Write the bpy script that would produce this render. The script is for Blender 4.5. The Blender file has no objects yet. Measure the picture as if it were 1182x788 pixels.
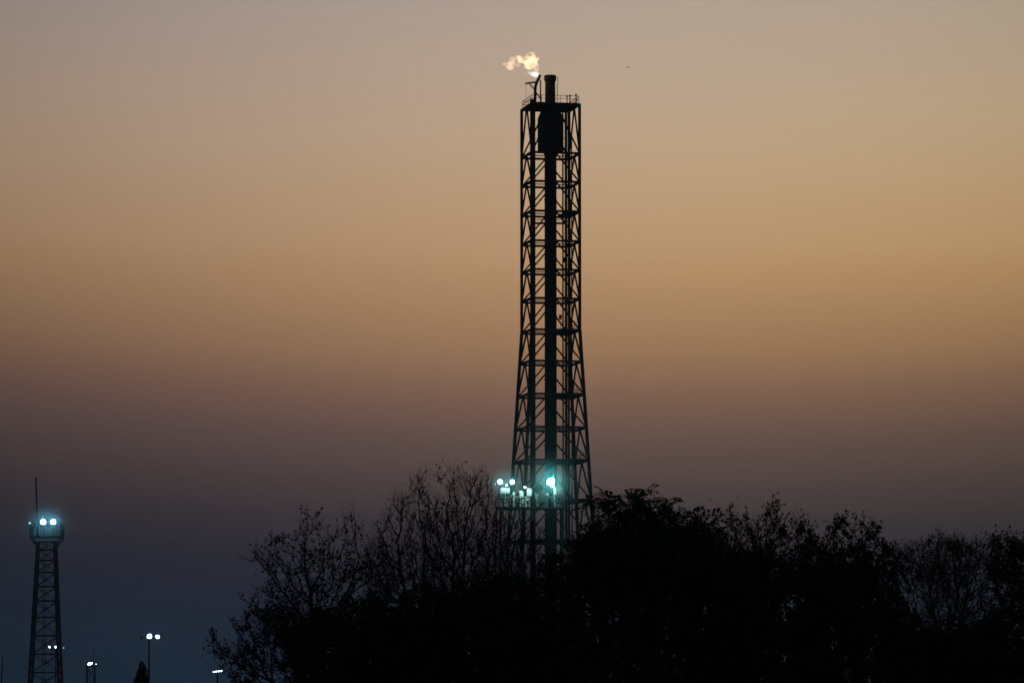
import bpy, math, random
import numpy as np
from mathutils import Vector, noise, Matrix

random.seed(11)
rng = np.random.default_rng(11)
SC = bpy.context.scene
COL = SC.collection

# ------------------------------------------------------------------ camera
PW, PH, F = 1182.0, 788.0, 5000.0          # photo pixels, focal length in photo pixels
HORIZON = 850.0
PITCH = math.atan((HORIZON - PH/2) / F)
CAMZ = 1.7
cam = bpy.data.cameras.new('camera'); cam.sensor_width = 36; cam.lens = F/PW*36
cam.clip_start = 1; cam.clip_end = 20000
co = bpy.data.objects.new('camera', cam); COL.objects.link(co)
co.location = (0, 0, CAMZ); co.rotation_euler = (math.pi/2 + PITCH, 0, 0)
SC.camera = co
cp, sp = math.cos(PITCH), math.sin(PITCH)

def P(px, py, Y):
    """world point seen at photo pixel (px,py) at ground distance Y"""
    u = (px - PW/2)/F; v = (PH/2 - py)/F
    d = (u, cp - v*sp, sp + v*cp)
    k = Y/d[1]
    return Vector((d[0]*k, Y, CAMZ + d[2]*k))

# ------------------------------------------------------------------ helpers
def tag(o, label=None, cat=None, group=None, kind=None):
    if label: o['label'] = label
    if cat: o['category'] = cat
    if group: o['group'] = group
    if kind: o['kind'] = kind
    return o

def empty(name, loc, label, cat, group=None):
    o = bpy.data.objects.new(name, None); COL.objects.link(o)
    o.location = loc; o.empty_display_size = .5
    return tag(o, label, cat, group)

class MB:
    def __init__(s): s.v = []; s.f = []
    def add(s, vs, fs):
        n = len(s.v); s.v += [tuple(p) for p in vs]; s.f += [tuple(n+i for i in f) for f in fs]; return s
    def tube(s, p0, p1, r0, r1=None, n=8, caps=True):
        p0 = Vector(p0); p1 = Vector(p1); r1 = r0 if r1 is None else r1
        d = (p1-p0).normalized(); a = d.orthogonal().normalized()
        if abs(d.z) < .99: a = d.cross(Vector((0, 0, 1))).normalized()
        b = d.cross(a)
        vs = []
        for p, r in ((p0, r0), (p1, r1)):
            for k in range(n):
                t = 2*math.pi*(k+.5)/n
                vs.append(p + a*(r*math.cos(t)) + b*(r*math.sin(t)))
        fs = [(k, (k+1) % n, n+(k+1) % n, n+k) for k in range(n)]
        if caps: fs += [tuple(range(n-1, -1, -1)), tuple(range(n, 2*n))]
        return s.add(vs, fs)
    def beam(s, p0, p1, w): return s.tube(p0, p1, w*.707, n=4)
    def path(s, pts, r, n=8):
        for a, b in zip(pts[:-1], pts[1:]): s.tube(a, b, r, n=n)
        return s
    def box(s, c, size, rz=0.0):
        c = Vector(c); x, y, z = [q/2 for q in size]; R = Matrix.Rotation(rz, 3, 'Z')
        vs = [c + R @ Vector((i*x, j*y, k*z)) for k in (-1, 1) for j in (-1, 1) for i in (-1, 1)]
        return s.add(vs, [(0, 2, 3, 1), (4, 5, 7, 6), (0, 1, 5, 4), (2, 6, 7, 3), (0, 4, 6, 2), (1, 3, 7, 5)])
    def prism(s, pts, z0, z1):
        n = len(pts)
        vs = [(p[0], p[1], z0) for p in pts] + [(p[0], p[1], z1) for p in pts]
        return s.add(vs, [tuple(range(n-1, -1, -1)), tuple(range(n, 2*n))] + [(k, (k+1) % n, n+(k+1) % n, n+k) for k in range(n)])
    def lathe(s, c, prof, n=20):
        c = Vector(c); vs = []
        for r, z in prof:
            for k in range(n):
                t = 2*math.pi*k/n; vs.append(c + Vector((r*math.cos(t), r*math.sin(t), z)))
        fs = []
        for i in range(len(prof)-1):
            for k in range(n):
                fs.append((i*n+k, i*n+(k+1) % n, (i+1)*n+(k+1) % n, (i+1)*n+k))
        fs += [tuple(range(n-1, -1, -1)), tuple(range((len(prof)-1)*n, len(prof)*n))]
        return s.add(vs, fs)
    def dome(s, c, d, r, depth, n=12, m=3):
        """shallow lens bulging along d"""
        c = Vector(c); d = Vector(d).normalized(); a = d.orthogonal().normalized(); b = d.cross(a)
        vs = []
        for i in range(m):
            t = i/m*math.pi/2
            for k in range(n):
                q = 2*math.pi*k/n
                vs.append(c + (a*math.cos(q)+b*math.sin(q))*r*math.cos(t) + d*depth*math.sin(t))
        vs.append(c + d*depth)
        fs = [(i*n+k, i*n+(k+1) % n, (i+1)*n+(k+1) % n, (i+1)*n+k) for i in range(m-1) for k in range(n)]
        fs += [((m-1)*n+k, (m-1)*n+(k+1) % n, m*n) for k in range(n)]
        fs += [tuple(range(n-1, -1, -1))]
        return s.add(vs, fs)
    def build(s, name, mat, parent=None, smooth=False):
        me = bpy.data.meshes.new(name); 
        off = parent_origin(parent)
        me.from_pydata([(p[0]-off[0], p[1]-off[1], p[2]-off[2]) for p in s.v], [], s.f)
        return finish(me, name, mat, parent, smooth)

def parent_origin(parent):
    o = Vector((0, 0, 0))
    while parent is not None:
        o += parent.location; parent = parent.parent
    return o

def finish(me, name, mat, parent, smooth=False):
    me.materials.append(mat); me.update()
    if smooth:
        for p in me.polygons: p.use_smooth = True
    o = bpy.data.objects.new(name, me); COL.objects.link(o)
    if parent is not None: o.parent = parent
    return o

def np_mesh(name, V, Q, mat, parent):
    """quads mesh from numpy arrays"""
    off = np.array(parent_origin(parent))
    V = np.asarray(V, float) - off
    me = bpy.data.meshes.new(name)
    me.vertices.add(len(V)); me.vertices.foreach_set('co', V.astype(np.float32).ravel())
    me.loops.add(Q.size); me.loops.foreach_set('vertex_index', Q.astype(np.int32).ravel())
    me.polygons.add(len(Q))
    me.polygons.foreach_set('loop_start', np.arange(0, Q.size, 4, dtype=np.int32))
    me.polygons.foreach_set('loop_total', np.full(len(Q), 4, dtype=np.int32))
    me.update(calc_edges=True); me.validate()
    return finish(me, name, mat, parent)

# ------------------------------------------------------------------ materials
def mat_noise(name, c0, c1, scale, rough=.7, metal=0.0, detail=4):
    m = bpy.data.materials.new(name); m.use_nodes = True
    nt = m.node_tree; b = nt.nodes['Principled BSDF']
    tc = nt.nodes.new('ShaderNodeTexCoord'); n = nt.nodes.new('ShaderNodeTexNoise'); r = nt.nodes.new('ShaderNodeValToRGB')
    n.inputs['Scale'].default_value = scale; n.inputs['Detail'].default_value = detail
    r.color_ramp.elements[0].position = .35; r.color_ramp.elements[1].position = .65
    r.color_ramp.elements[0].color = (*c0, 1); r.color_ramp.elements[1].color = (*c1, 1)
    nt.links.new(tc.outputs['Object'], n.inputs['Vector']); nt.links.new(n.outputs['Fac'], r.inputs['Fac'])
    nt.links.new(r.outputs['Color'], b.inputs['Base Color'])
    b.inputs['Roughness'].default_value = rough; b.inputs['Metallic'].default_value = metal
    return m

def mat_emit(name, col, strength):
    m = bpy.data.materials.new(name); m.use_nodes = True
    nt = m.node_tree; nt.nodes.clear()
    e = nt.nodes.new('ShaderNodeEmission'); o = nt.nodes.new('ShaderNodeOutputMaterial')
    e.inputs['Color'].default_value = (*col, 1); e.inputs['Strength'].default_value = strength
    nt.links.new(e.outputs[0], o.inputs['Surface'])
    m.cycles.emission_sampling = 'FRONT'
    return m

STEEL = mat_noise('weathered_steel', (.045, .045, .047), (.09, .08, .072), .7, .75, 0)
PIPE = mat_noise('insulated_pipe', (.06, .062, .065), (.11, .105, .10), .5, .6, 0)
GALV = mat_noise('galvanised_steel', (.12, .13, .135), (.2, .2, .2), 1.2, .55, .2)
PALE = mat_noise('pale_painted_metal', (.5, .52, .52), (.62, .62, .6), 1.5, .6)
BARK = mat_noise('bark', (.035, .028, .022), (.075, .06, .048), 6, .9)
LEAF = mat_noise('leaf', (.022, .035, .014), (.05, .065, .026), 1.6, .6)
LEAF_DRY = mat_noise('dry_leaf', (.035, .034, .018), (.07, .058, .028), 1.6, .7)
SOIL = mat_noise('soil_and_dry_grass', (.05, .042, .03), (.09, .08, .05), .25, .95, 0, 8)
FEATHER = mat_noise('feather', (.03, .03, .032), (.07, .065, .06), 20, .8)

LAMP_TEAL = mat_emit('floodlight_glow_teal', (.16, .95, .93), 2000)
LAMP_BLUE = mat_emit('floodlight_glow_blue', (.18, .72, 1.0), 2000)
LAMP_FAR = mat_emit('distant_lamp_glow', (.28, .85, 1.0), 900)
LAMP_FILL = mat_emit('fill_lamp_glow', (.5, 1.0, .9), 800)
RIM_GLOW = mat_emit('painted_rim_glow', (.35, .85, 1.0), .45)  # emission painted on the lens ring to soften the lamp's edge
RIM_GLOW_TEAL = mat_emit('painted_teal_rim_glow', (.25, .95, .92), .45)
LAMP_ROW = mat_emit('small_lamp_glow', (.5, .92, 1.0), 14)
LAMP_DIM = mat_emit('dim_lamp_glow', (.45, .9, 1.0), 1.6)

# ------------------------------------------------------------------ world: dusk sky
w = bpy.data.worlds.new('World'); SC.world = w; w.use_nodes = True
nt = w.node_tree; nt.nodes.clear()
def N(t, **kw):
    n = nt.nodes.new(t)
    for k, v in kw.items(): setattr(n, k, v)
    return n
def math_(op, a, b=None, c=None):
    n = N('ShaderNodeMath', operation=op)
    for i, x in enumerate((a, b, c)):
        if x is None: continue
        if isinstance(x, (int, float)): n.inputs[i].default_value = x
        else: nt.links.new(x, n.inputs[i])
    return n.outputs[0]
def lin(c): return tuple(((v/255+.055)/1.055)**2.4 if v > 10 else v/255/12.92 for v in c)

tc = N('ShaderNodeTexCoord'); sx = N('ShaderNodeSeparateXYZ')
nt.links.new(tc.outputs['Generated'], sx.inputs[0])
X, Yd, Z = sx.outputs
# stops: photo row -> colour of the open sky behind the haze
SKY = [(-40, (0.416, 0.357, 0.3024)), (10, (0.4664, 0.3816, 0.3161)), (160, (0.5684, 0.4104, 0.2599)), (290, (0.5336, 0.3251, 0.1668)), (350, (0.4475, 0.2632, 0.1334)), (410, (0.3442, 0.1965, 0.1039)), (460, (0.224, 0.1234, 0.0864)), (510, (0.1414, 0.0905, 0.0776)), (590, (0.0609, 0.0473, 0.0512)), (670, (0.0232, 0.0253, 0.0428)), (770, (0.0154, 0.0309, 0.0541)), (850, (0.0135, 0.0289, 0.0507))]
def zrow(py): return math.sin(PITCH + math.atan((PH/2-py)/F))
ramp = N('ShaderNodeValToRGB'); cr = ramp.color_ramp; cr.interpolation = 'B_SPLINE'
ZM = .22
els = [(zrow(y)/ZM, c) for y, c in SKY][::-1]
cr.elements[0].position = els[0][0]; cr.elements[0].color = (*els[0][1], 1)
cr.elements[1].position = els[-1][0]; cr.elements[1].color = (*els[-1][1], 1)
for p, c in els[1:-1]:
    e = cr.elements.new(p); e.color = (*c, 1)
# the afterglow is widest where the sun went down, a little right of the tower
az = math_('ARCTAN2', X, Yd)
q = math_('DIVIDE', math_('SUBTRACT', az, .046), .2372)
glow = math_('EXPONENT', math_('MULTIPLY', math_('MULTIPLY', q, q), -1.0))
glow = math_('MULTIPLY_ADD', glow, .92, .08)
# the dark haze bank stands higher away from the afterglow
a_ = math_('DIVIDE', math_('SUBTRACT', az, .025), .2372)
a2 = math_('MINIMUM', math_('MULTIPLY', a_, a_), 2.0)
hgt = N('ShaderNodeMapRange'); nt.links.new(Z, hgt.inputs[0])
for k_, v_ in ((1, .07), (2, .175), (3, 1.0), (4, 0.0)): hgt.inputs[k_].default_value = v_
bank = math_('MULTIPLY', math_('MULTIPLY', a2, .021), hgt.outputs[0])
nt.links.new(math_('DIVIDE', math_('SUBTRACT', Z, bank), ZM), ramp.inputs['Fac'])
low = N('ShaderNodeMix', data_type='RGBA', blend_type='MULTIPLY'); low.inputs[0].default_value = 1
nt.links.new(ramp.outputs[0], low.inputs[6]); 
pink = math_('MINIMUM', math_('MAXIMUM', math_('MULTIPLY_ADD', az, -.85, 1.015), .9), 1.085)   # rosier away from the glow
gc = N('ShaderNodeCombineColor'); nt.links.new(glow, gc.inputs[0]); nt.links.new(math_('MULTIPLY', glow, .99), gc.inputs[1]); nt.links.new(math_('MULTIPLY', glow, pink), gc.inputs[2])
nt.links.new(gc.outputs[0], low.inputs[7])
# above the frame: deep dusk blue
mr = N('ShaderNodeMapRange', interpolation_type='SMOOTHSTEP'); mr.inputs[1].default_value = .19; mr.inputs[2].default_value = .55
nt.links.new(Z, mr.inputs[0])
top = N('ShaderNodeMix', data_type='RGBA'); nt.links.new(mr.outputs[0], top.inputs[0])
nt.links.new(low.outputs[2], top.inputs[6]); top.inputs[7].default_value = (.012, .018, .032, 1)
bg1 = N('ShaderNodeBackground'); nt.links.new(top.outputs[2], bg1.inputs['Color'])
sky = N('ShaderNodeTexSky', sky_type='NISHITA'); sky.sun_disc = False
sky.sun_elevation = math.radians(-4); sky.sun_rotation = math.radians(2.6); sky.dust_density = 4
bg2 = N('ShaderNodeBackground'); bg2.inputs['Strength'].default_value = .05; nt.links.new(sky.outputs[0], bg2.inputs['Color'])
add = N('ShaderNodeAddShader'); nt.links.new(bg1.outputs[0], add.inputs[0]); nt.links.new(bg2.outputs[0], add.inputs[1])
wo = N('ShaderNodeOutputWorld'); nt.links.new(add.outputs[0], wo.inputs['Surface'])
w.cycles.sampling_method = 'AUTOMATIC'

SC.view_settings.view_transform = 'Standard'; SC.view_settings.look = 'None'
SC.view_settings.exposure = 0; SC.view_settings.gamma = 1; SC.view_settings.use_curve_mapping = False
cy = SC.cycles
cy.use_denoising = True; cy.max_bounces = 4; cy.volume_bounces = 0; cy.diffuse_bounces = 2; cy.transparent_max_bounces = 16
cy.sample_clamp_indirect = 4; cy.pixel_filter_type = 'BLACKMAN_HARRIS'; cy.filter_width = 1.6

# ------------------------------------------------------------------ ground and haze
g = MB(); R = 2900
nx = 24
for i in range(nx+1):
    for j in range(nx+1):
        x = -R + 2*R*i/nx; y = -R + 2*R*j/nx
        g.v.append((x, y, 0.0))
for i in range(nx):
    for j in range(nx):
        a = i*(nx+1)+j; g.f.append((a, a+nx+1, a+nx+2, a+1))
tag(g.build('ground', SOIL), kind='structure')

hz = MB().box((0, 0, 66), (6000, 6000, 134))
hm = bpy.data.materials.new('haze'); hm.use_nodes = True; ht = hm.node_tree; ht.nodes.clear()
pv = ht.nodes.new('ShaderNodeVolumePrincipled'); ho = ht.nodes.new('ShaderNodeOutputMaterial')
HAZE_D = 1.1e-4
pv.inputs['Color'].default_value = (.78, .86, .92, 1); pv.inputs['Density'].default_value = HAZE_D; pv.inputs['Anisotropy'].default_value = .25
ht.links.new(pv.outputs[0], ho.inputs['Volume'])
tag(hz.build('haze', hm), kind='stuff')

# ------------------------------------------------------------------ flare tower
TY = 800.0; S = F/TY
TC = P(636, 851, TY)
tower = empty('flare_tower', (TC.x, TY, 0), 'tall black lattice steel flare tower with a thick central stack', 'flare tower')
def tz(py): return P(636, py, TY).z
C0 = [(-22, -33.5), (33.5, -22), (22, 33.5), (-33.5, 22)]   # near, right, far, left corners in photo px
def spread(z):
    zk = tz(383)
    return 1.0 if z >= zk else 1 + .40*(zk - z)/(zk - tz(590))
def corner(i, z):
    k = spread(z)/S; return Vector((TC.x + C0[i % 4][0]*k, TY + C0[i % 4][1]*k, z))
lv = [123, 180, 213, 247, 281, 314, 347, 383, 419, 457, 495, 533, 578, 625, 675, 728, 785]
LZ = [tz(y) for y in lv] + [0.0]
for i in range(4):
    m = MB(); m.beam(corner(i, LZ[0]), corner(i, tz(383)), .40); m.beam(corner(i, tz(383)), corner(i, 0), .46)
    m.box(corner(i, .2), (1.2, 1.2, .4), .5)
    m.build('leg', STEEL, tower)
for k, z in enumerate(LZ[1:-1]):
    m = MB()
    for i in range(4):
        m.beam(corner(i, z), corner(i+1, z), .40)
        mid = (corner(i, z)+corner(i+1, z))/2
        c = Vector((TC.x, TY, z)); m.beam(mid, c + (mid-c).normalized()*1.05, .18)
    m.build('ring_beam', STEEL, tower)
for i in range(4):
    m = MB()
    for a, b in zip(LZ[:-1], LZ[1:]):
        apex = (corner(i, a)+corner(i+1, a))/2
        m.beam(apex, corner(i, b), .27); m.beam(apex, corner(i+1, b), .27)
    m.build('bracing', STEEL, tower)
# stack: main barrel, seal drum, tip
st = MB()
st.lathe((TC.x, TY, 0), [(1.12, 0), (1.12, tz(180)), (1.35, tz(177)), (2.38, tz(175)), (2.42, tz(141)), (2.38, tz(137)), (1.95, tz(130.5)), (1.5, tz(126)), (1.05, tz(122)), (.98, tz(119))], 28)
stack = st.build('flare_stack', PIPE, tower, True)
tp = MB().lathe((TC.x-.05, TY, 0), [(.98, tz(119)), (.94, tz(95)), (1.12, tz(93)), (1.16, tz(88)), (1.0, tz(87.2))], 24)
for k in range(3):
    t = 2*math.pi*k/3 + .15
    d = Vector((math.cos(t), math.sin(t), 0)); b = Vector((TC.x, TY, 0))
    tp.path([b + d*1.25 + Vector((0, 0, tz(118))), b + d*1.3 + Vector((0, 0, tz(98))), b + d*1.42 + Vector((0, 0, tz(92))), b + d*1.25 + Vector((0, 0, tz(88.5)))], .06, 6)
tip = tp.build('flare_tip', PIPE, stack)
for y in (160, 231, 298, 365, 438, 514, 600):
    z = tz(y)
    MB().lathe((TC.x, TY, 0), [(1.2 if y != 160 else 2.5, z-.12), (1.2 if y != 160 else 2.5, z+.12)], 24).build('stack_flange', STEEL, stack)
# risers
def riser(name, px, d, r, y0, y1=851, mat=PIPE):
    x = TC.x + (px-636)/S
    return MB().tube((x, TY+d, max(tz(y1), 0)), (x, TY+d, tz(y0)), r, n=12).build(name, mat, tower)
riser('riser_pipe', 615.2, -3.4, .50, 118)
riser('riser_pipe', 654.2, 3.2, .25, 119, mat=GALV)
riser('riser_pipe', 657.3, 3.0, .2, 119)
riser('riser_pipe', 650.2, 1.4, .11, 128)
riser('riser_pipe', 660.8, 2.2, .11, 150)
# ladder with cage behind the right risers
m = MB(); lx = TC.x + 16.8/S; ly = TY + 2.2
for s in (-.28, .28): m.beam((lx+s, ly, 0), (lx+s, ly, tz(119)), .07)
z = .3
while z < tz(121): m.beam((lx-.28, ly, z), (lx+.28, ly, z), .045); z += .45
m.build('ladder', STEEL, tower)
# top deck
dk = MB(); zt = LZ[0]
dk.prism([corner(i, zt).xy for i in range(4)], zt-.12, zt+.12)
for i in range(4):
    a, b = corner(i, zt), corner(i+1, zt); dk.beam(a + Vector((0, 0, -.25)), b + Vector((0, 0, -.25)), .3)
    for t in (.25, .5, .75): 
        p = a.lerp(b, t); q_ = corner(i+3, zt).lerp(corner(i+2, zt), t)
        if i < 2: dk.beam(p + Vector((0, 0, -.25)), q_ + Vector((0, 0, -.25)), .2)
dk.build('top_deck', STEEL, tower)
def railing(pts, h=1.15, step=1.5, w=.055, close=False):
    m = MB(); P_ = list(pts) + ([pts[0]] if close else [])
    for a, b in zip(P_[:-1], P_[1:]):
        a = Vector(a); b = Vector(b); n = max(1, round((b-a).length/step))
        for k in range(n+1):
            p = a.lerp(b, k/n); m.beam(p, p + Vector((0, 0, h)), w)
        for hh in (h, h*.55): m.beam(a + Vector((0, 0, hh)), b + Vector((0, 0, hh)), w)
    return m
inset = lambda i, z: corner(i, z) + (Vector((TC.x, TY, z))-corner(i, z))*.02
railing([inset(i, zt+.12) for i in range(4)], 1.3, 1.8, .07, True).build('railing', STEEL, tower)
for px, d, y in ((655.5, 2.6, 109), (659, 2.8, 108), (665.5, -2.5, 112)):
    m = MB().tube((TC.x+(px-636)/S, TY+d, zt), (TC.x+(px-636)/S, TY+d, tz(y)), .09, n=6)
    m.box((TC.x+(px-636)/S, TY+d, tz(y)), (.3, .3, .35)); m.build('instrument_post', STEEL, tower)
# assist nozzle leaning to the right, with its jet of flame
def tp_(px, py, d=-3.2): return Vector((TC.x + (px-636)/S, TY+d, P(px, py, TY+d).z))
MB().path([tp_(617.8, 121), tp_(618.2, 101), tp_(619.6, 96), tp_(622, 91), tp_(623.6, 86.6)], .27, 10).build('side_flare_nozzle', PIPE, tower)
MB().tube(tp_(624.3, 121), tp_(624.3, 92.5), .13, n=8).path([tp_(619, 107), tp_(624.3, 114)], .12).build('pilot_riser', PIPE, tower)
MB().path([tp_(606.5, 96.6), tp_(619, 94.9)], .16, 6).path([tp_(611, 96.2), tp_(618, 104.5)], .11, 6).tube(tp_(607.4, 96.5), tp_(607.4, 118), .025, n=4).build('davit_arm', STEEL, tower)
# rest platforms with handrails on the right, one narrow cross gallery
for y, fr in ((247, .75), (383, .6), (457, .6), (533, .6)):
    z = tz(y); c = Vector((TC.x, TY, z))
    r_, f_ = corner(1, z), corner(2, z); n_ = corner(0, z); l_ = corner(3, z)
    a = n_.lerp(r_, fr); b = l_.lerp(f_, fr)
    m = MB().prism([a.xy, r_.xy, f_.xy, b.xy], z+.14, z+.26)
    pl = m.build('rest_platform', STEEL, tower)
    if y in (383, 457, 533): railing([a + Vector((0, 0, .26)), r_ + Vector((0, 0, .26)), f_ + Vector((0, 0, .26))], 1.2, 1.5, .06).build('handrail', STEEL, pl)
z = tz(260)
m = MB(); m.prism([(TC.x-3.2, TY-4), (TC.x+2.7, TY-4), (TC.x+2.7, TY-2.2), (TC.x-3.2, TY-2.2)], z-.1, z+.1)
m.beam((TC.x-3.2, TY-4, z+.6), (TC.x+2.7, TY-4, z+.6), .14)
m.beam((TC.x+2.7, TY-4, z+.6), (TC.x+3.2, TY-1, z+.5), .12)
m.build('cross_gallery', STEEL, tower)
for (px, py, d) in ((647.2, 366, 1.4), (652, 300, 2.6)):
    p = tp_(px, py, d); MB().box(p, (.5, .5, .9)).box(p + Vector((.3, .1, .2)), (.5, .2, .2)).build('junction_box', STEEL, tower)

# ------------------------------------------------------------------ flames
def volume_emission(name, ca, cb, strength, scale, lo, hi):
    m = bpy.data.materials.new(name); m.use_nodes = True; t = m.node_tree; t.nodes.clear()
    tc = t.nodes.new('ShaderNodeTexCoord'); n = t.nodes.new('ShaderNodeTexNoise'); mr = t.nodes.new('ShaderNodeMapRange')
    n.inputs['Scale'].default_value = scale; n.inputs['Detail'].default_value = 3
    mr.inputs[1].default_value = lo; mr.inputs[2].default_value = hi; mr.inputs[3].default_value = 0; mr.inputs[4].default_value = strength
    mx = t.nodes.new('ShaderNodeMix'); mx.data_type = 'RGBA'; mx.inputs[6].default_value = (*ca, 1); mx.inputs[7].default_value = (*cb, 1)
    e = t.nodes.new('ShaderNodeEmission'); o = t.nodes.new('ShaderNodeOutputMaterial')
    t.links.new(tc.outputs['Object'], n.inputs['Vector']); t.links.new(n.outputs['Fac'], mr.inputs[0]); t.links.new(n.outputs['Fac'], mx.inputs[0])
    t.links.new(mx.outputs[2], e.inputs['Color']); t.links.new(mr.outputs[0], e.inputs['Strength'])
    t.links.new(e.outputs[0], o.inputs['Volume'])
    return m
FLAME = volume_emission('gas_flame', (1.0, .54, .20), (1.0, .88, .46), .8, 1.1, .38, .58)
FLAME_THIN = volume_emission('thin_gas_flame', (1.0, .55, .3), (1.0, .74, .48), .6, .8, .38, .64)
JET = volume_emission('jet_flame', (.85, .92, 1.0), (1, 1, 1), 1.0, 1.6, .25, .6)

def blob_mesh(name, blobs, mat, label, cat, amp=.35, vox=.11, group=None):
    """blobs (px,py,rx,ry) in photo px merged into one lumpy body"""
    import bmesh
    bm = bmesh.new()
    cs = [tp_(b[0], b[1], -3.0) for b in blobs]
    org = sum(cs, Vector())/len(cs)
    for c, b in zip(cs, blobs):
        M = Matrix.Translation(c-org) @ Matrix.Diagonal((b[2]/S, (b[2]+b[3])/2/S, b[3]/S, 1))
        bmesh.ops.create_icosphere(bm, subdivisions=3, radius=1, matrix=M)
    me = bpy.data.meshes.new(name); bm.to_mesh(me); bm.free()
    o = bpy.data.objects.new(name, me); COL.objects.link(o)
    md = o.modifiers.new('r', 'REMESH'); md.mode = 'VOXEL'; md.voxel_size = vox
    dg = bpy.context.evaluated_depsgraph_get(); me2 = bpy.data.meshes.new_from_object(o.evaluated_get(dg))
    o.modifiers.clear(); o.data = me2; bpy.data.meshes.remove(me); me2.name = name
    me2.update()
    nrm = [v.normal.copy() for v in me2.vertices]
    for v, n_ in zip(me2.vertices, nrm):
        k = noise.noise(v.co*1.1 + Vector((3, 7, 1)))*.8 + noise.noise(v.co*2.6)*.45
        v.co += n_*amp*k
    me2.materials.clear(); me2.materials.append(mat); me2.update()
    o.location = org
    return tag(o, label, cat, group)
blob_mesh('gas_flame', [(612.5, 71, 9, 7), (614.5, 65, 5.5, 5), (618, 68, 4.5, 4.5), (605, 70, 7, 4.4), (601, 66.5, 4, 2.6), (611, 77, 7, 3), (617, 74.5, 5, 5), (618.5, 79.5, 4, 1.8)], FLAME,
          'pale yellow billow of burning gas above the flare tower tip', 'flame', group='flames blowing off the flare tower')
blob_mesh('gas_flame', [(590, 72, 5.4, 5), (589, 77.5, 5, 3.8), (594, 68, 5.5, 2.6), (598.5, 66, 4, 2), (582.5, 74, 3.6, 2.6), (597, 75, 4, 2.4)], FLAME_THIN,
          'small ragged pale orange puff of flame drifting left of the main billow', 'flame', .28, .1, 'flames blowing off the flare tower')
m = MB(); a = tp_(622.5, 87.4); b = tp_(609.5, 83.6)
prof = [(0, .3), (.1, .5), (.3, .62), (.5, .52), (.7, .4), (.85, .3), (1.15, .04)]
for (t0, r0), (t1, r1) in zip(prof[:-1], prof[1:]):
    pass
d = (b-a).normalized(); u = d.orthogonal().normalized(); v_ = d.cross(u); n = 14; vs = []; fs = []
for t, r in prof:
    for k in range(n):
        q_ = 2*math.pi*k/n; vs.append(a.lerp(b, t) + (u*math.cos(q_)+v_*math.sin(q_))*r*(1+.15*math.sin(3*q_+t*5)))
for i in range(len(prof)-1):
    for k in range(n): fs.append((i*n+k, i*n+(k+1) % n, (i+1)*n+(k+1) % n, (i+1)*n+k))
fs += [tuple(range(n-1, -1, -1)), tuple(range((len(prof)-1)*n, len(prof)*n))]
m.add(vs, fs)
org = a.lerp(b, .5)
je = bpy.data.meshes.new('jet_flame'); je.from_pydata([tuple(Vector(p)-org) for p in m.v], [], m.f)
jo = finish(je, 'jet_flame', JET, None, True); jo.location = org
tag(jo, 'short white jet of flame shooting left from the side nozzle', 'flame', 'flames blowing off the flare tower')

# ------------------------------------------------------------------ floodlight (part + lens sub-part)
def floodlight(root, at, r, mat, aim=(0, -1, -.12), post=None, lens=True, rim=.2, rmat=None):
    at = Vector(at); d = Vector(aim).normalized()
    m = MB(); m.tube(at + d*(-.55*r), at, r*.55, r*1.08, n=14); m.tube(at, at + d*.10*r, r*1.08, r*1.08, n=14, caps=False)
    m.box(at - d*r*.75, (r*.7, r*.5, r*.6))
    if post is not None:
        m.tube(post, at - d*r*.4, .07, n=6)
    h = m.build('floodlight', STEEL, root)
    if lens:
        MB().dome(at + d*.02, d, r, r*.25).build('lens', mat, h)
        # emissive ring added round the lens, a painted soft edge to its glow
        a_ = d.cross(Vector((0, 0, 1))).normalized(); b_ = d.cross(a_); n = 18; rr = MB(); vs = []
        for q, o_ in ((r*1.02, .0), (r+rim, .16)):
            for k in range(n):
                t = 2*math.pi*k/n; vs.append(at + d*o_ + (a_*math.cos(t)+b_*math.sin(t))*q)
        rr.add(vs, [(k, (k+1) % n, n+(k+1) % n, n+k) for k in range(n)]); rr.build('glow_ring', rmat or RIM_GLOW, h)
    return h

# floodlit service platform in front of the flare tower
FY = 784.0
def fp(px, py, d=0.0): 
    q_ = P(px, py, FY); return Vector((q_.x, FY+d, q_.z))
f0 = fp(612, 586)
plat = empty('service_platform', (f0.x, FY, 0), 'floodlit steel service platform with handrails at the foot of the flare tower', 'platform')
x0, x1, zd = fp(572, 586).x, fp(652, 586).x, fp(612, 586).z
m = MB().box(((x0+x1)/2, FY, zd), (x1-x0, 5, .16))
m.beam((x0, FY-2.6, zd-.1), (x1, FY-2.6, zd-.1), .3); m.beam((x0, FY+2.6, zd-.1), (x1, FY+2.6, zd-.1), .3)
m.build('deck', GALV, plat)
railing([(x0, FY+2.5, zd), (x0, FY-2.5, zd), (x1, FY-2.5, zd), (x1, FY+2.5, zd)], 2.0, 1.6, .08).build('railing', GALV, plat)
for x in (x0+.9, x0+5.0, x1-.7):
    for dy in (-2.2, 2.2):
        m = MB().beam((x, FY+dy, 0), (x, FY+dy, zd-.1), .3); m.build('leg', STEEL, plat)
for xa, xb in ((x0+.9, x0+5), (x0+5, x1-.7)):
    m = MB()
    for k in range(4):
        za = zd-.5 - k*8; zb = max(za-8, .3); m.beam((xa, FY-2.2, za), (xb, FY-2.2, zb), .14); m.beam((xb, FY-2.2, za), (xa, FY-2.2, zb), .14); m.beam((xa, FY-2.2, zb), (xb, FY-2.2, zb), .18)
    m.build('bracing', STEEL, plat)
m = MB().beam(fp(588, 591, -2.9), fp(597.5, 607.5, -2.3), .13).beam(fp(596, 591, -2.9), fp(603, 602, -2.3), .1); m.build('knee_brace', PALE, plat)
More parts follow.
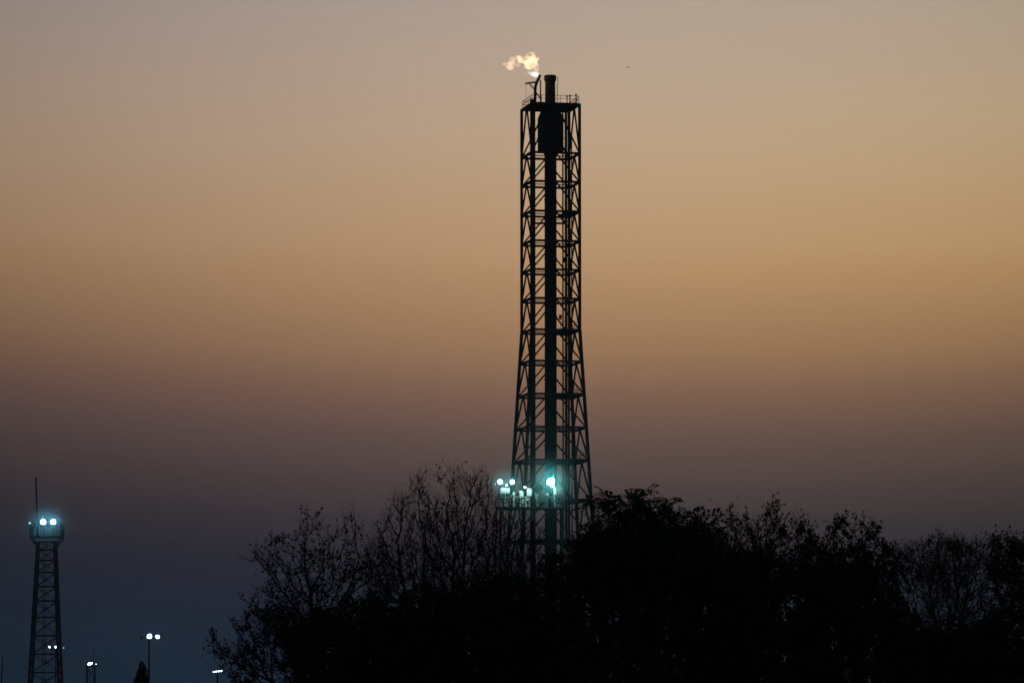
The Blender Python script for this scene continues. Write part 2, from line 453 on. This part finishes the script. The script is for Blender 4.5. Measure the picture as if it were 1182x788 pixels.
for px, py, w_, h_, mt in ((583, 566.5, 1.7, 1.0, PALE), (602, 571, .7, 1.0, PALE), (611, 568.5, .9, 1.5, PALE), (619.5, 572.5, .6, .9, PALE), (640.3, 566.5, .5, 1.1, PALE), (646.5, 567, 1.1, 1.4, GALV), (625, 576, 1.5, 1.4, GALV)):
    m = MB().box(fp(px, py, -1.2), (w_, .6, h_)); b_ = fp(px, py, -1.2); m.beam((b_.x, b_.y, zd), (b_.x, b_.y, b_.z-h_/2), .14); m.box(b_ + Vector((0, -.32, .05)), (w_*.7, .05, h_*.7))
    m.build('control_cabinet', mt, plat)
for px, py in ((577, 572), (593, 573), (607, 578)):
    m = MB(); p = fp(px, py, -.4); m.tube((p.x, p.y, zd), (p.x, p.y, p.z+.9), .16, n=8); m.tube((p.x-.8, p.y, p.z), (p.x+.8, p.y, p.z), .14, n=8); m.tube((p.x, p.y-.4, p.z+.5), (p.x, p.y+.1, p.z+.5), .3, n=10); m.build('valve', PALE, plat)
MB().path([fp(600, 580, -1.6), fp(611, 576, -1.6), fp(612, 584, -1.6)], .1).build('bent_pipe', PALE, plat)
for k in range(26):
    px = 574 + 76*rng.random(); py = 565 + 17*rng.random(); p = fp(px, py, rng.uniform(-2, 1)); sz = rng.uniform(.25, .7, 3)
    if rng.random() < .5:
        MB().tube((p.x, p.y, zd), (p.x, p.y, p.z), .06, n=6).box(p, tuple(sz), rng.uniform(0, 1)).build('instrument_box', (PALE, STEEL, GALV)[k % 3], plat)
    else:
        L_ = rng.uniform(.5, 1.6); MB().path([(p.x, p.y, zd), tuple(p), (p.x+L_, p.y, p.z), (p.x+L_, p.y+.2, p.z-.6)], rng.uniform(.05, .12), 7).build('small_pipe', (PALE, STEEL, GALV)[k % 3], plat)
m = MB(); c = fp(640, 576, -2.4)
for k in range(16):
    t0, t1 = 2*math.pi*k/16, 2*math.pi*(k+1)/16
    m.tube(c + Vector((math.cos(t0)*.5, 0, math.sin(t0)*.8)), c + Vector((math.cos(t1)*.5, 0, math.sin(t1)*.8)), .05, n=5)
m.build('hose_coil', PALE, plat)
MB().tube(fp(621, 586, .5), fp(621, 566, .5), .55, n=12).lathe(fp(621, 566, .5), [(.85, 0), (.95, .6), (.6, 1.2), (.1, 1.4)], 14).build('vessel', STEEL, plat)
for px, py, r in ((577.3, 557, .32), (591.3, 557, .31), (635.8, 556.8, .60)):
    at = fp(px, py, -2.9); floodlight(plat, at, r, LAMP_TEAL, (0, -1, -.06), (at.x, FY-2.5, zd), rim=.24, rmat=RIM_GLOW_TEAL)
# extra lamps added to brighten the equipment on the deck
for px, py in ((585, 560.5), (606, 563), (638.5, 562)):
    at = fp(px, py, -3.0); 
    h = MB().box(at + Vector((0, -.12, .1)), (.5, .2, .2)).tube((at.x, FY-2.5, zd+2), at, .05, n=6).build('fill_lamp', GALV, plat)
    MB().dome(at + Vector((0, .02, -.02)), (0, .75, -.65), .13, .04, 8, 2).build('lens', LAMP_FILL, h)

# ------------------------------------------------------------------ lattice light towers
def lattice(root, base, ht, wt, wb, levels, mat, rot=.25, w=.2, leg_w=.3, ladder=True):
    def c(i, z):
        k = wb + (wt-wb)*z/ht; a = rot + math.pi/4 + i*math.pi/2
        return Vector((base.x + k*.707*math.cos(a), base.y + k*.707*math.sin(a), z))
    for i in range(4): MB().beam(c(i, 0), c(i, ht), leg_w).build('leg', mat, root)
    zs = [ht*(1-(1-t)) for t in levels]
    for i in range(4):
        m = MB()
        for a, b in zip(zs[:-1], zs[1:]):
            m.beam(c(i, a), c(i+1, b), w*.6); m.beam(c(i+1, a), c(i, b), w*.6); m.beam(c(i, b), c(i+1, b), w)
        m.build('bracing', mat, root)
    if ladder:
        m = MB()
        for s in (-.25, .25): m.beam((base.x+s-.3, base.y, 0), (base.x+s-.3, base.y, ht), .08)
        z = .4
        while z < ht: m.beam((base.x-.55, base.y, z), (base.x-.05, base.y, z), .05); z += .45
        m.build('ladder', mat, root)
    return c

LY = 800.0
b = P(54, 619.5, LY); zt = P(53, 625, LY).z
lt = empty('light_tower', (b.x, LY, 0), 'lattice light tower with two bright floodlights and a leaning antenna, at the left edge', 'light tower')
b = Vector((b.x, LY, 0))
lattice(lt, b, zt, 3.1, 6.6, [0, .14, .27, .36, .45, .54, .63, .71, .78, .85, .91, .96, 1], STEEL, .22, .2, .34)
def lp(px, py, d=0.): q_ = P(px, py, LY); return Vector((q_.x, LY+d, q_.z))
zd = lp(54, 619.5).z; hw = 18.2/S
m = MB().box((lp(54, 619.5).x, LY, zd), (2*hw, 2*hw, .3))
for s in (-1, 1):
    for e in (-1, 1): m.beam((lp(54, 619.5).x + s*hw*.95, LY+e*hw*.9, zd-.2), (lp(54, 619.5).x + s*1.65, LY+e*1.5, zt-.9), .24)
m.build('lamp_deck', STEEL, lt)
cx = lp(54, 619.5).x
railing([(cx-hw, LY-hw, zd), (cx+hw, LY-hw, zd), (cx+hw, LY+hw, zd), (cx-hw, LY+hw, zd)], 2.3, .75, .08, True).build('railing', GALV, lt)
for px, y in ((51.8, 603), (63.3, 603)):
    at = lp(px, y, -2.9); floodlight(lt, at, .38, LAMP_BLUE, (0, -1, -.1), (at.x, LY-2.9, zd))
at = lp(40.3, 605.5, -1.6); h = floodlight(lt, at, .62, None, (.5, -.6, -.2), (at.x, LY-2.9, zd), False)
h['label'] = 'unlit dark floodlight'
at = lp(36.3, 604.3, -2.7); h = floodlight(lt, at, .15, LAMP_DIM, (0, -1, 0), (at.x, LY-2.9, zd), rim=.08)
MB().tube(lp(45, 619, -1), lp(41.8, 551.5, -1), .2, .14, n=8).build('antenna', STEEL, lt)

# far light tower
def far_mast(px, py_top, Y, label, w_top, w_bot, group=None):
    p = P(px, py_top, Y); o = empty('far_light_tower', (p.x, Y, 0), label, 'light tower', group)
    return o, Vector((p.x, Y, 0)), p.z
o, b, zt = far_mast(105, 769, 2350, 'small faint lattice light tower on the horizon with a thin antenna spike', 4, 5)
lattice(o, b, zt, 4.0, 5.6, [0, .2, .4, .6, .8, 1], STEEL, .2, .35, .6, False)
MB().box((b.x, b.y, zt+.2), (5.6, 5.6, .5)).build('lamp_deck', STEEL, o)
MB().tube((b.x+1.2, b.y, zt), (b.x+1.2, b.y, P(108, 749, 2350).z), .16, n=6).build('antenna', STEEL, o)
for px, py, r in ((102.2, 766, .42), (104, 765.4, .5), (106, 764.8, .42), (111, 766, .16)):
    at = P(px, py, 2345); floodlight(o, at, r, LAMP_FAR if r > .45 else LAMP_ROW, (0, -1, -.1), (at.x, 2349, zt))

# twin-lamp post, and the farther posts behind
def lamp_post(name, px, base_r, Y, lamps, label, cat, mat, crossbar=True, unlit=()):
    ys = [l[1] for l in lamps]; z = P(px, max(ys), Y).z
    x = P(px, max(ys), Y).x
    o = empty(name, (x, Y, 0), label, cat, 'distant floodlight posts')
    MB().tube((x, Y, 0), (x, Y, z-.2), base_r*1.25, base_r*.8, n=8).build('pole', STEEL, o)
    allx = [P(l[0], l[1], Y).x for l in list(lamps)+list(unlit)]
    MB().beam((min(allx)-.2, Y, z-.25), (max(allx)+.2, Y, z-.25), base_r*.5).build('crossbar', STEEL, o)
    for l in lamps:
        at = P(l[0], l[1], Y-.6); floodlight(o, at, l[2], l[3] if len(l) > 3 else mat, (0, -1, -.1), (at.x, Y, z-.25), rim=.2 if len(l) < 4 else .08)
    for l in unlit:
        at = P(l[0], l[1], Y-.6); h = floodlight(o, at, l[2], mat, (.7, -.5, -.3), (at.x, Y, z-.25), False); h['label'] = 'unlit dark lamp'
    return o
lamp_post('lamp_post', 172.2, .34, 1290, [(172.6, 733.8, .5), (181.8, 734.4, .36)], 'tall lamp post with two lit lamps and one dark lamp, behind the conifer', 'lamp post', LAMP_FAR, True, [(163, 735.3, .5)])
lamp_post('lamp_post', 64.5, .3, 1730, [(57.2, 746, .4, LAMP_ROW), (64.3, 746.3, .36, LAMP_ROW), (73.4, 747.2, .16, LAMP_DIM)], 'far lamp post whose small lamps show through the lattice light tower', 'lamp post', LAMP_FAR)
lamp_post('lamp_post', 251, .42, 1600, [(246.6, 774.9, .2, LAMP_ROW), (249.6, 774.6, .24, LAMP_ROW), (252.5, 774.1, .22, LAMP_ROW), (255.4, 773.8, .25, LAMP_ROW)], 'far lamp post with four lamps in a bright row, left of the bare branches', 'lamp post', LAMP_FAR)
# leaning thin pole on the left edge
p0, p1 = P(-2, 850, 600), P(3.2, 757, 600)
pm = empty('pole', (p0.x, 600, 0), 'thin dark pole leaning at the far left edge, below the light tower', 'pole')
MB().tube((p0.x, 600, 0), p1, .13, .07, n=8).build('shaft', STEEL, pm); MB().tube(p1, p1 + Vector((.05, 0, .6)), .03, n=5).build('finial', STEEL, pm)

# scattering volumes added round the lamps to stand in for lens bloom: thins out to nothing at its rim
def bloom(c, r, dens, label):
    mm = bpy.data.materials.new('lamp_bloom'); mm.use_nodes = True; t = mm.node_tree; t.nodes.clear()
    tc = t.nodes.new('ShaderNodeTexCoord'); ln = t.nodes.new('ShaderNodeVectorMath'); ln.operation = 'LENGTH'
    a = t.nodes.new('ShaderNodeMapRange'); a.inputs[1].default_value = 0; a.inputs[2].default_value = 1; a.inputs[3].default_value = 1; a.inputs[4].default_value = 0
    p = t.nodes.new('ShaderNodeMath'); p.operation = 'POWER'; p.inputs[1].default_value = 2.2
    q = t.nodes.new('ShaderNodeMath'); q.operation = 'MULTIPLY'; q.inputs[1].default_value = dens
    v = t.nodes.new('ShaderNodeVolumePrincipled'); v.inputs['Color'].default_value = (.86, .92, .95, 1); v.inputs['Anisotropy'].default_value = .2
    o = t.nodes.new('ShaderNodeOutputMaterial')
    t.links.new(tc.outputs['Object'], ln.inputs[0]); t.links.new(ln.outputs['Value'], a.inputs[0]); t.links.new(a.outputs[0], p.inputs[0])
    t.links.new(p.outputs[0], q.inputs[0]); t.links.new(q.outputs[0], v.inputs['Density']); t.links.new(v.outputs[0], o.inputs['Volume'])
    import bmesh
    bm = bmesh.new(); bmesh.ops.create_icosphere(bm, subdivisions=3, radius=1)
    me = bpy.data.meshes.new('bloom'); bm.to_mesh(me); bm.free()
    ob = finish(me, 'bloom', mm, None); ob.location = c; ob.scale = r
    return tag(ob, label, 'bloom', None, 'stuff')
bloom(fp(635.8, 557, -3.2), (7.5, 7.5, 7.5), 9e-3, 'teal volume added as lamp bloom round the single large floodlight')
bloom(fp(584.3, 559, -3.2), (6, 5.5, 5), 9e-3, 'teal volume added as lamp bloom round the pair of floodlights on the platform')
bloom(lp(57.5, 603, -3.2), (8, 6.5, 6.5), 7e-3, 'blue volume added as lamp bloom round the top of the light tower')

# ------------------------------------------------------------------ bird
bp = P(724.5, 78, 480)
m = MB()
prof = [(-.22, .01, 0), (-.16, .035, .01), (-.05, .06, .01), (.08, .055, .012), (.15, .035, .02), (.19, .032, .025), (.22, .012, .02), (.25, .003, .015)]
n = 8; vs = []; fs = []
for x, r, zo in prof:
    for k in range(n): vs.append((x, r*math.cos(2*math.pi*k/n), zo + r*math.sin(2*math.pi*k/n)))
for i in range(len(prof)-1):
    for k in range(n): fs.append((i*n+k, i*n+(k+1) % n, (i+1)*n+(k+1) % n, (i+1)*n+k))
m.add(vs, fs)
for s in (-1, 1):
    L = [(.08, .04*s, .03), (-.06, .04*s, .025), (-.02, .22*s, .09), (.10, .2*s, .1), (-.08, .46*s, .05), (.0, .46*s, .055)]
    m.add(L, [(0, 3, 2, 1), (3, 5, 4, 2)]); m.add([(a, b, c-.008) for a, b, c in L], [(1, 2, 3, 0), (2, 4, 5, 3)])
m.add([(-.2, -.02, 0), (-.2, .02, 0), (-.34, .06, 0), (-.34, -.06, 0)], [(0, 1, 2, 3)])
me = bpy.data.meshes.new('bird'); me.from_pydata(m.v, [], m.f); bo = finish(me, 'bird', FEATHER, None, True)
bo.location = bp; bo.scale = (.72,)*3; bo.rotation_euler = (.1, 0, .5); tag(bo, 'tiny dark bird gliding in the sky right of the flame', 'bird')

# ------------------------------------------------------------------ trees
def colonize(base, stems, att, step, infl, kill, wig=.25, maxit=400):
    """space colonisation; stems = list of initial polylines; returns positions, parent index"""
    pos = []; par = []
    for st_ in stems:
        last = -1
        for p in st_: pos.append(np.array(p, float)); par.append(last); last = len(pos)-1
    att = np.array(att, float); alive = np.ones(len(att), bool)
    A = np.array(pos); D = np.linalg.norm(att[:, None]-A[None], axis=2); near = D.argmin(1); nd = D.min(1)
    for it in range(maxit):
        act = alive & (nd < (infl if it > 25 else infl*3))
        if not act.any(): break
        ids = np.unique(near[act]); new = []
        dirs = att[act] - np.array(pos)[near[act]]; dirs /= np.linalg.norm(dirs, axis=1)[:, None]+1e-9
        for i in ids:
            d = dirs[near[act] == i].sum(0); d /= np.linalg.norm(d)+1e-9
            d = d + rng.normal(0, wig, 3) + np.array((0, 0, .12)); d /= np.linalg.norm(d)
            new.append((pos[i]+d*step, i))
        n0 = len(pos)
        for p, i in new: pos.append(p); par.append(i)
        B = np.array([p for p, _ in new]); D = np.linalg.norm(att[:, None]-B[None], axis=2)
        k = D.argmin(1); dm = D.min(1); up = dm < nd
        near[up] = k[up]+n0; nd[up] = dm[up]
        alive &= nd > kill
        if len(pos) > 7000: break
    return np.array(pos), np.array(par)

def radii(par, rtip, ex=2.2, rmax=.2):
    n = len(par); s = np.zeros(n); ch = np.zeros(n, int)
    for i in range(n-1, -1, -1):
        if s[i] == 0: s[i] = rtip**ex
        if par[i] >= 0: s[par[i]] += s[i]*(1.0 if True else 0); ch[par[i]] += 1
    return np.minimum(s**(1/ex), rmax), ch

def prisms(P0, P1, R0, R1, k=4):
    d = P1-P0; d /= np.linalg.norm(d, axis=1)[:, None]+1e-9
    ref = np.where(np.abs(d[:, 2:3]) < .9, np.array([[0, 0, 1.]]), np.array([[1., 0, 0]]))
    a = np.cross(d, ref); a /= np.linalg.norm(a, axis=1)[:, None]; b = np.cross(d, a)
    V = []
    for Pp, Rr in ((P0, R0), (P1, R1)):
        for j in range(k):
            t = 2*math.pi*j/k; V.append(Pp + (a*math.cos(t)+b*math.sin(t))*Rr[:, None])
    V = np.stack(V, 1).reshape(-1, 3); n = len(P0); base = (np.arange(n)*2*k)[:, None]
    Q = np.concatenate([base + np.array([[j, (j+1) % k, k+(j+1) % k, k+j]]) for j in range(k)])
    return V, Q

def unit(a): return a/(np.linalg.norm(a, axis=-1, keepdims=True)+1e-9)

def leaf_quads(Pb, D, L, W, curl=.25):
    n = len(Pb); r = unit(rng.normal(size=(n, 3))); s = unit(np.cross(D, r)); nn = np.cross(s, D)
    tip = Pb + D*L[:, None] - nn*(curl*L*.5)[:, None]
    mid = Pb + D*(L*.45)[:, None]
    V = np.stack([Pb, mid + s*(W*.5)[:, None] + nn*(W*.12)[:, None], tip, mid - s*(W*.5)[:, None] + nn*(W*.12)[:, None]], 1).reshape(-1, 3)
    Q = (np.arange(n)*4)[:, None] + np.arange(4)[None]
    return V, Q

def plant(name, label, cat, Y, base_px, blobs, n_att=500, rd=1.0, step=.16, kill=.25, infl=1.2, stems=1, rtip=.007, rmax=.13,
          twigs=1.2, twig_len=(.25, .7), twig_up=.5, leaves=1.0, leaf=(.07, .12), leafw=.55, mat=LEAF, pinnate=False, group=None, wig=.22, droop=0., clump=0.):
    px_m = F/Y
    base = P(base_px, 850, Y); base.z = 0
    root = empty(name, (base.x, Y, 0), label, cat, group)
    # attractors inside ellipsoids
    vol = np.array([b[2]*b[3]*(b[4] if len(b) > 4 else 1) for b in blobs], float); vol /= vol.sum()
    cnt = rng.multinomial(n_att, vol); att = []
    for b, c in zip(blobs, cnt):
        o = np.array(P(b[0], b[1], Y)); v = unit(rng.normal(size=(c, 3)))*(rng.random((c, 1))**(1/2.4))
        dep = max(.5, min(b[2], b[3]*1.3)/px_m*rd)
        att.append(o + v*np.array((b[2]/px_m, dep, b[3]/px_m)))
    att = np.concatenate(att); zlow = att[:, 2].min(); att[:, 2] = np.maximum(att[:, 2], .15)
    ctr = att.mean(0); sl = []
    for k in range(stems):
        tgt = ctr + (att[rng.integers(len(att))]-ctr)*(.6 if stems > 1 else .1)
        b0 = np.array(base) + np.array((rng.normal(0, .25), rng.normal(0, .25), -.1))*(1 if stems > 1 else .2)
        ztop = max(.6, zlow + (ctr[2]-zlow)*(.35 if stems == 1 else .3)); n = max(3, int(ztop/step/1.5)); pts = []
        for i in range(n+1):
            t = i/n; p = b0 + (np.array((tgt[0], tgt[1], ztop))-b0)*np.array((t**1.3, t**1.3, t)); p += rng.normal(0, .03, 3)*(i > 0); pts.append(p)
        sl.append(pts)
    pos, par = colonize(base, sl, att, step, infl, kill, wig)
    R, ch = radii(par, rtip, 2.25, rmax)
    i = np.where(par >= 0)[0]
    r0 = np.minimum(R[par[i]], R[i]*1.35)
    V1, Q1 = prisms(pos[par[i]], pos[i], r0, R[i], 5)
    # twigs
    dirs = np.zeros_like(pos); dirs[i] = unit(pos[i]-pos[par[i]])
    thin = np.where((R < rtip*2.6) & (par >= 0) & (pos[:, 2] > .3))[0]
    nt_ = rng.poisson(twigs, len(thin)) + (ch[thin] == 0)
    src = np.repeat(thin, nt_); n = len(src)
    d0 = unit(dirs[src] + rng.normal(0, .55, (n, 3)) + np.array((0, 0, twig_up)))
    Lg = rng.uniform(*twig_len, n); p = pos[src]; segs = []; r = np.full(n, rtip*.85)
    tp_pts = [p]; dd = d0
    for s in range(3):
        dd = unit(dd + rng.normal(0, .18, (n, 3)) + np.array((0, 0, .1-droop))); q_ = p + dd*(Lg/3)[:, None]; r2 = r*.72
        segs.append((p, q_, r, r2)); p = q_; r = r2; tp_pts.append(p)
    if n:
        V2, Q2 = prisms(np.concatenate([s[0] for s in segs]), np.concatenate([s[1] for s in segs]), np.concatenate([s[2] for s in segs]), np.concatenate([s[3] for s in segs]), 3)
        V = np.concatenate([V1, V2]); Q = np.concatenate([Q1, Q2+len(V1)])
    else: V, Q = V1, Q1
    np_mesh('trunk', V, Q, BARK, root)
    # leaves along the twigs
    if leaves > 0 and n:
        dens = np.ones(n)
        if clump > 0:
            dens = np.array([max(0, 1 + clump*2.4*noise.noise(Vector(q0)*1.3)) for q0 in tp_pts[0]])
        nl = rng.poisson(leaves*dens); sid = np.repeat(np.arange(n), nl); m_ = len(sid)
        t = rng.random(m_)*2.999; k = t.astype(int); fr = (t-k)[:, None]; TP = np.stack(tp_pts, 1)
        Pb = TP[sid, k]*(1-fr) + TP[sid, k+1]*fr
        D = unit(d0[sid]*.6 + rng.normal(0, .7, (m_, 3)) + np.array((0, 0, -.15-droop)))
        L = rng.uniform(*leaf, m_)
        if not pinnate:
            Pb = Pb + D*.02; VL, QL = leaf_quads(Pb, D, L, L*leafw*rng.uniform(.8, 1.2, m_))
        else:
            VV = []; QQ = []; c = 0; side = unit(np.cross(D, rng.normal(0, .35, (m_, 3)) + np.array((0, 0, 1))))
            for a in range(6):
                for s in (-1, 1):
                    f_ = (a+.7)/6; pb = Pb + D*(L*f_)[:, None] - np.array((0, 0, 1))*(L*f_*f_*.35)[:, None]
                    dl = unit(D*.55 + side*s + np.array((0, 0, -.25))); ll = L*.34*(1-.35*f_)
                    v, q_ = leaf_quads(pb, dl, ll, ll*.46); VV.append(v); QQ.append(q_+c); c += len(v)
            v, q_ = prisms(Pb, Pb + D*L[:, None] - np.array((0, 0, 1))*(L*.35)[:, None], np.full(m_, .004), np.full(m_, .002), 3)
            VV.append(v); QQ.append(q_+c); VL = np.concatenate(VV); QL = np.concatenate(QQ)
        np_mesh('crown', VL, QL, mat, root)
    return root

GT = 'trees along the foot of the frame'; GS = 'shrubs massed under the trees'
# left, half bare
plant('tree', 'half bare spindly tree with scattered round leaves, leftmost of the treeline', 'tree', 140, 402,
      [(308, 642, 20, 10, .8), (330, 655, 40, 38), (362, 622, 24, 30), (405, 618, 17, 30, 1.2), (375, 680, 55, 45), (330, 715, 50, 40), (425, 670, 35, 40), (294, 648, 9, 4, 2), (303, 684, 14, 6, 1), (345, 690, 45, 40)],
      1300, 1.0, .14, .19, 1.3, 1, .0085, .13, 1.5, (.25, .65), .5, 1.1, (.07, .125), .75, LEAF_DRY, False, GT, clump=1)
plant('tree', 'bare upright tree with a forked top, second from the left in the treeline', 'tree', 150, 470,
      [(482, 567, 15, 22), (462, 598, 22, 30), (440, 640, 25, 40), (480, 640, 40, 50), (468, 690, 50, 50), (455, 655, 40, 35)],
      1250, 1.0, .15, .2, 1.3, 2, .0085, .12, 1.9, (.3, .85), .55, .6, (.06, .1), .7, LEAF_DRY, False, GT, wig=.24, clump=1)
plant('tree', 'tallest bare tree of whippy upright branches, just left of the floodlit platform', 'tree', 145, 535,
      [(522, 562, 14, 24), (552, 575, 18, 28), (510, 610, 30, 40), (545, 625, 40, 50), (530, 690, 55, 50), (530, 645, 45, 30)],
      1700, 1.0, .14, .19, 1.3, 2, .0085, .12, 2.0, (.3, .85), .55, .65, (.06, .11), .7, LEAF_DRY, False, GT, wig=.24, clump=1)
plant('tree', 'fine twiggy bare tree standing in front of the floodlit platform', 'tree', 155, 592,
      [(575, 600, 18, 28), (600, 625, 30, 30), (585, 660, 40, 40), (620, 655, 25, 30), (600, 710, 50, 40), (590, 640, 35, 25), (612, 640, 26, 28), (575, 645, 25, 30)],
      1800, 1.0, .15, .2, 1.3, 3, .008, .11, 1.7, (.25, .75), .8, .55, (.06, .1), .7, LEAF_DRY, False, GT, wig=.18, clump=1)
# leafy tree right of the tower
plant('tree', 'leafy tree with feathery drooping fronds just right of the flare tower', 'tree', 135, 735,
      [(698, 588, 28, 12, .6), (735, 581, 42, 10), (780, 597, 40, 12), (818, 611, 18, 12), (740, 615, 75, 26), (700, 640, 36, 35, .8), (750, 660, 85, 45), (800, 650, 40, 40), (745, 635, 85, 35)],
      1200, 1.2, .15, .22, 1.3, 1, .009, .14, 1.6, (.2, .5), .35, 1.5, (.34, .58), .5, LEAF, True, GT, droop=.1)
plant('tree', 'thin sparse tree with spiky twigs rising above the thicket, right of the feathery tree', 'tree', 142, 862,
      [(843, 598, 11, 24, .45), (862, 625, 30, 24), (892, 602, 16, 20, .5), (885, 630, 30, 24), (925, 622, 18, 22), (870, 670, 60, 40), (880, 650, 55, 25)],
      1200, 1.0, .14, .2, 1.3, 2, .0085, .12, 1.6, (.25, .75), .6, 3.0, (.07, .12), .65, LEAF, False, GT, clump=.9)
plant('tree', 'rounded leafy tree with a knobbly crown in the right half', 'tree', 138, 985,
      [(975, 608, 22, 15), (998, 622, 22, 20), (955, 635, 26, 20), (1020, 650, 22, 22), (985, 655, 50, 35), (990, 700, 60, 40), (985, 665, 60, 35)],
      1250, 1.1, .14, .2, 1.3, 1, .0085, .13, 1.7, (.18, .45), .4, 6.5, (.07, .12), .7, LEAF, False, GT, clump=.6)
plant('tree', 'faint lacy tree farther back, between the rounded tree and the right edge', 'tree', 235, 1092,
      [(1055, 642, 28, 16), (1095, 632, 36, 16), (1135, 640, 36, 16), (1090, 670, 60, 35), (1100, 720, 70, 50), (1095, 660, 65, 35)],
      2000, 1.2, .18, .24, 2.0, 3, .011, .17, 1.9, (.3, .8), .5, 4.2, (.07, .13), .6, LEAF, False, GT, clump=.8)
plant('tree', 'dark leafy tree cut off by the right edge of the frame', 'tree', 150, 1185,
      [(1155, 628, 17, 14), (1182, 640, 26, 24), (1165, 660, 26, 25), (1195, 690, 45, 50), (1215, 640, 30, 30), (1180, 665, 40, 35)],
      1150, 1.1, .15, .2, 1.3, 1, .0085, .13, 1.8, (.2, .5), .4, 6.5, (.08, .13), .65, LEAF, False, GT, clump=.6)
plant('bush', 'bare spreading bush at the left foot of the treeline, beside the row of four lamps', 'bush', 125, 318,
      [(262, 752, 18, 12, .7), (300, 735, 32, 28), (285, 765, 35, 25), (345, 740, 45, 40), (330, 780, 60, 30), (246, 738, 6, 5, .8)],
      900, 1.0, .12, .17, 1.1, 6, .0075, .07, 1.8, (.2, .6), .6, 3.6, (.06, .11), .65, LEAF_DRY, False, GS, clump=1.2)
# dark thicket
for lab, px, Y, blobs in (
    ('leafy shrub below the leftmost spindly tree', 400, 132, [(370, 745, 45, 40), (420, 735, 45, 45), (400, 790, 70, 40)]),
    ('dense shrub below the bare tree with the forked top', 470, 128, [(455, 730, 50, 45), (500, 725, 45, 50), (480, 790, 70, 50)]),
    ('dense shrub below the tallest bare tree', 550, 130, [(535, 712, 45, 45), (570, 705, 40, 45), (550, 790, 70, 50)]),
    ('dense shrub directly below the flare tower and platform', 620, 127, [(600, 712, 40, 45), (648, 685, 36, 45), (625, 790, 70, 50)]),
    ('broad black shrub below the feathery tree', 715, 124, [(690, 668, 45, 50), (740, 655, 45, 50), (710, 780, 80, 60)]),
    ('broad black shrub between the feathery tree and the thin spiky tree', 810, 128, [(790, 668, 45, 45), (835, 672, 40, 40), (810, 780, 80, 60)]),
    ('broad black shrub below the thin spiky tree', 890, 126, [(870, 675, 40, 40), (915, 672, 40, 38), (895, 780, 80, 60)]),
    ('broad black shrub below the rounded leafy tree', 985, 127, [(960, 680, 45, 40), (1005, 690, 40, 42), (985, 785, 80, 60)]),
    ('black shrub below the faint lacy tree', 1085, 130, [(1060, 750, 45, 35), (1105, 755, 45, 35), (1085, 800, 70, 40)]),
    ('black shrub in the bottom right corner', 1170, 128, [(1150, 745, 45, 40), (1190, 735, 45, 50), (1175, 795, 60, 45)])):
    plant('shrub', lab, 'shrub', Y, px, blobs + [(px, (blobs[0][1]+blobs[2][1])/2, 80, 40, 1.6)], 1300, 1.0, .16, .24, 1.3, 5, .008, .07, 2.0, (.2, .5), .35, 11, (.09, .155), .62, LEAF, False, GS, clump=.35)
# small conifer on the left
def conifer():
    Y = 220.; s = F/Y
    base = P(163, 850, Y); top = P(162.5, 763, Y); base.z = 0
    root = empty('conifer', (base.x, Y, 0), 'small dark cone-shaped conifer below the twin-lamp post', 'conifer tree')
    H = top.z
    MB().tube((base.x, Y, -.1), (top.x, Y, H), .16, .015, n=8).build('trunk', BARK, root)
    Pb = []; D = []; L = []
    for k in range(14000):
        t = rng.random()**.75; z = .4 + (H-.4)*(1-t) ; a = rng.random()*2*math.pi
        R_ = (.06 + 1.9*t)*(.74+.3*math.sin(3*a+z*4)*.6+.6*noise.noise(Vector((math.cos(a)*1.5, math.sin(a)*1.5, z*2.2))))
        r = R_*math.sqrt(rng.uniform(.1, 1))
        Pb.append((base.x + r*math.cos(a), Y + r*math.sin(a), z - .1*r)); D.append((math.cos(a), math.sin(a), .5+rng.normal(0, .4))); L.append(rng.uniform(.12, .36)*(.3 + 1.3*min(t, .7)))
    L = np.array(L); V, Q = leaf_quads(np.array(Pb), unit(np.array(D)+rng.normal(0, .3, (len(L), 3))), L, L*.3)
    np_mesh('crown', V, Q, LEAF, root)
conifer()
